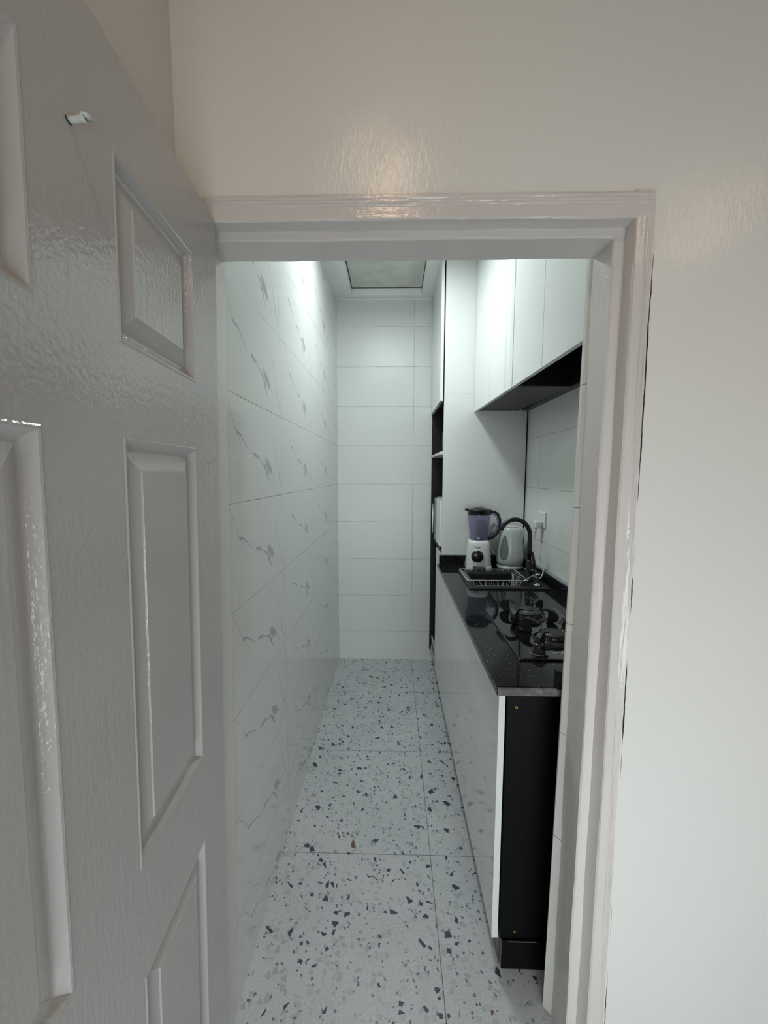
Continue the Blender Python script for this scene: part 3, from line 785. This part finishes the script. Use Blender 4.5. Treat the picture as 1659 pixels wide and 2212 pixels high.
def grate(cx_, cy_, rot):
    # cast iron trivet: dished cross tray carrying four hooked claws
    bm = B(); n = 64; inner, outer = [], []
    for zt, rl in ((.0075, 0), (.013, 1)):
        L1, L2 = [], []
        for k in range(n):
            a = 2*PI*k/n; w = max(0, math.cos(2*(a-rot)))**2.2
            ro = .070+.040*w; ri = .062
            if rl: ro -= .006
            L1.append(bm.verts.new((cx_+ri*math.cos(a), cy_+ri*math.sin(a), zt))); L2.append(bm.verts.new((cx_+ro*math.cos(a), cy_+ro*math.sin(a), zt)))
        inner.append(L1); outer.append(L2)
    for k in range(n):
        q = (k+1) % n
        bm.faces.new((inner[1][k], inner[1][q], outer[1][q], outer[1][k])); bm.faces.new((outer[0][k], outer[0][q], outer[1][q], outer[1][k]))
        bm.faces.new((inner[0][q], inner[0][k], outer[0][k], outer[0][q])); bm.faces.new((inner[0][k], inner[0][q], inner[1][q], inner[1][k]))
    g = obj('pan_support', bm, IRON, hb, bevel=.0015)
    for j in range(4):
        a = rot + j*PI/2
        if (2*(a-rot)) % (2*PI) > 1e-6 and False: pass
        c, s = math.cos(a), math.sin(a)
        bm = B()
        # claw outline in (radius, height): thick heel curling over to a fine tip
        O = [(.078, .010), (.106, .009), (.119, .018), (.124, .032), (.118, .047), (.104, .058), (.086, .0605), (.068, .057), (.052, .051), (.050, .0475), (.054, .0465), (.070, .051), (.081, .0525), (.086, .048), (.086, .030), (.082, .018)]
        w = .0085
        prism(bm, O, lambda p, t_: (cx_+p[0]*c-t_*s, cy_+p[0]*s+t_*c, p[1]), -w, w)
        obj('claw', bm, IRON, g, bevel=.0018)
    return g
grate(FB[0], FB[1], PI/4); grate(NB[0], NB[1], PI/4)
for i, kx in enumerate((.474-.553, .632-.553)):
    bm = B(); lathe(bm, [(.0215, .007), (.0215, .010), (.0185, .013), (.0175, .032), (.016, .036), (0, .037)], (kx, 1.262-1.455, 0), 36)
    k = obj('control_knob', bm, BPLAST, hb)
    bm = B(); pts = [(kx+.027*math.cos(a), 1.262-1.455+.027*math.sin(a), .0072) for a in [PI*(.85+.75*q/20) for q in range(21)]]
    tube(bm, pts, .0006, 4); obj('dial_arc', bm, PRINTW, k)
text('brand_text', 'SMART', .022, PRINTW, hb, (.515-.553, 1.249-1.455, .0073), (0, 0, -.0), .0002, 'LEFT')

# ------------------------------------------------------------------ tall unit at the far end
tu = thing('tall_cabinet', 'tall white cabinet at the far end with an open black niche', 'cabinet', (0, 0, 0))
T0, T1 = YS, 3.168
bm = B(); box(bm, .318, .835, T0, T0+.018, .1, 2.0165); box(bm, .318, .835, T0, T0+.018, 2.018, ZC-.003)
obj('side_panel', bm, GLOSSW, tu)['label'] = 'white gloss side panel above the worktop'
bm = B()
box(bm, .300, .835, T1-.018, T1, .1, ZC-.003)
box(bm, .3185, .8, T0+.0185, T0+.022, .1, ZC-.01)
box(bm, .82, .835, T0+.022, T1-.018, .1, ZC-.003)
for z in (.104, 1.0015, 2.0, ZC-.02): box(bm, .322, .82, T0+.022, T1-.018, z, z+.014)
obj('carcass', bm, BLACKI, tu)
bm = B(); box(bm, .302, .82, T0+.022, T1-.019, 1.645, 1.663); o = obj('shelf', bm, EDGEW, tu, bevel=.0006); o['label'] = 'shelf with a pale front edge'
for a, b in ((T0-.002, 2.868), (2.870, T1+.004)): boxo('cabinet_door', GLOSSW, tu, .2915, .3100, a, b, 1.975, ZC-.004, bevel=.0009)
boxo('cabinet_door', GLOSSW, tu, .310, .3275, T0+.0016, 2.835, .100, .999, bevel=.0008)
bm = B(); box(bm, .312, .82, 2.8365, 2.854, .118, 1.0); o = obj('partition', bm, GREYP, tu); o['label'] = 'dark grey upright partition'
boxo('gap_shade_strip', BLACKI, None, .833, .8445, YS+.006, YS+.018, 1.0, ZC-.01)  # black strip put in as the shade of the gap beside the wall
bpy.data.objects['gap_shade_strip'].parent = tu

mw = thing('microwave_oven', 'white microwave oven in the niche of the tall cabinet', 'microwave', (.45, 2.775, 1.029))
bm = B(); box(bm, -.13, .15, -.172, .16, .016, .325); obj('housing', bm, WPLAST, mw, bevel=.004)
bm = B(); box(bm, -.146, -.1305, -.172, .03, .018, .323); obj('control_panel', bm, WPLAST, mw, bevel=.002)
bm = B(); box(bm, -.146, -.1305, .032, .160, .018, .323); obj('oven_door', bm, BPLAST, mw, bevel=.003)
bm = B(); tube(bm, [(-.146, .15, .06), (-.158, .15, .07), (-.158, .15, .27), (-.146, .15, .28)], .004, 10); obj('door_pull', bm, CHROME, mw)
for a, b in ((-.11, -.15), (-.11, .14), (.13, -.15), (.13, .14)):
    bm = B(); lathe(bm, [(0, 0), (.012, 0), (.012, .017)], (a, b, 0), 12); obj('foot', bm, BPLAST, mw)
bj = thing('storage_jar', 'dark glass jar on the upper shelf of the tall cabinet', 'jar', (.352, 2.635, 1.663))
bm = B(); lathe(bm, [(0, 0), (.030, 0), (.034, .006), (.034, .12), (.028, .14), (.026, .15), (0, .15)], seg=24); obj('jar_body', bm, GLASSB, bj)
bm = B(); lathe(bm, [(.0285, .15), (.030, .152), (.030, .172), (.027, .175), (0, .175)], seg=24); obj('jar_lid', bm, CHROME, bj)
tr = thing('wooden_tray', 'brown tray with pale edges on the bottom shelf of the tall cabinet', 'tray', (.45, 3.0, .119))
bm = B(); box(bm, -.135, .12, -.135, .13, 0, .012); box(bm, -.135, -.131, -.135, .13, .012, .09); obj('tray_bottom', bm, WOOD, tr)
bm = B(); box(bm, -.140, -.1355, -.135, .13, .0, .022); box(bm, -.137, -.128, -.135, .12, .0915, .108); box(bm, -.130, .12, .131, .139, 0, .06); box(bm, .121, .128, -.135, .13, 0, .06)
obj('tray_edge', bm, PALE, tr)

# ------------------------------------------------------------------ wall cabinets (run slightly out of square with the wall)
UC = (.505, 2.574); UR = .0316; UZ0, UZ1 = 1.907, ZC-.003
def upper(label, s0, s1, seams, open_bottom=False):
    # local: y runs from the far end (0) towards the door (negative), x into the wall
    t = thing('wall_cabinet', label, 'cabinet', (UC[0], UC[1], 0), UR, 'white gloss wall cabinets')
    D = .275
    bm = B(); zb = 1.915
    if open_bottom:
        zb = 1.912
    box(bm, .0195, D, -s1, -s1+.016, zb, UZ1); box(bm, .0195, D, -s0-.016, -s0, zb, UZ1)
    box(bm, D-.01, D, -s1+.016, -s0-.016, zb, UZ1); box(bm, .0195, D-.01, -s1+.016, -s0-.016, UZ1-.016, UZ1)
    if open_bottom: box(bm, .0195, D-.01, -s1+.016, -s0-.016, 2.35, 2.366)
    else: box(bm, .0195, D-.01, -s1+.016, -s0-.016, zb, zb+.016)
    obj('carcass', bm, BLACKI if open_bottom else BRONZE, t)
    for a, b in zip(seams, seams[1:]): boxo('cabinet_door', GLOSSW, t, 0, .0185, -b+.0016, -a-.0016, UZ0, UZ1, bevel=.0009)
    return t
L = lambda y: (UC[1]-y)/math.cos(UR)
upper('white gloss wall cabinet against the tall unit, closed dark underside', .001, L(1.862), [.001, L(2.232), L(1.85)])
upper('white gloss wall cabinet above the hob, open black underside', L(1.860), L(1.10), [L(1.846), L(1.516), L(1.10)], True)
bm = B(); box(bm, .80, .8445, YK+.002, YS-.001, 1.9155, 1.93); fs = obj('scribe_strip', bm, BRONZE); tag(fs, 'dark strip closing the gap between wall cabinets and the tiles', 'strip')
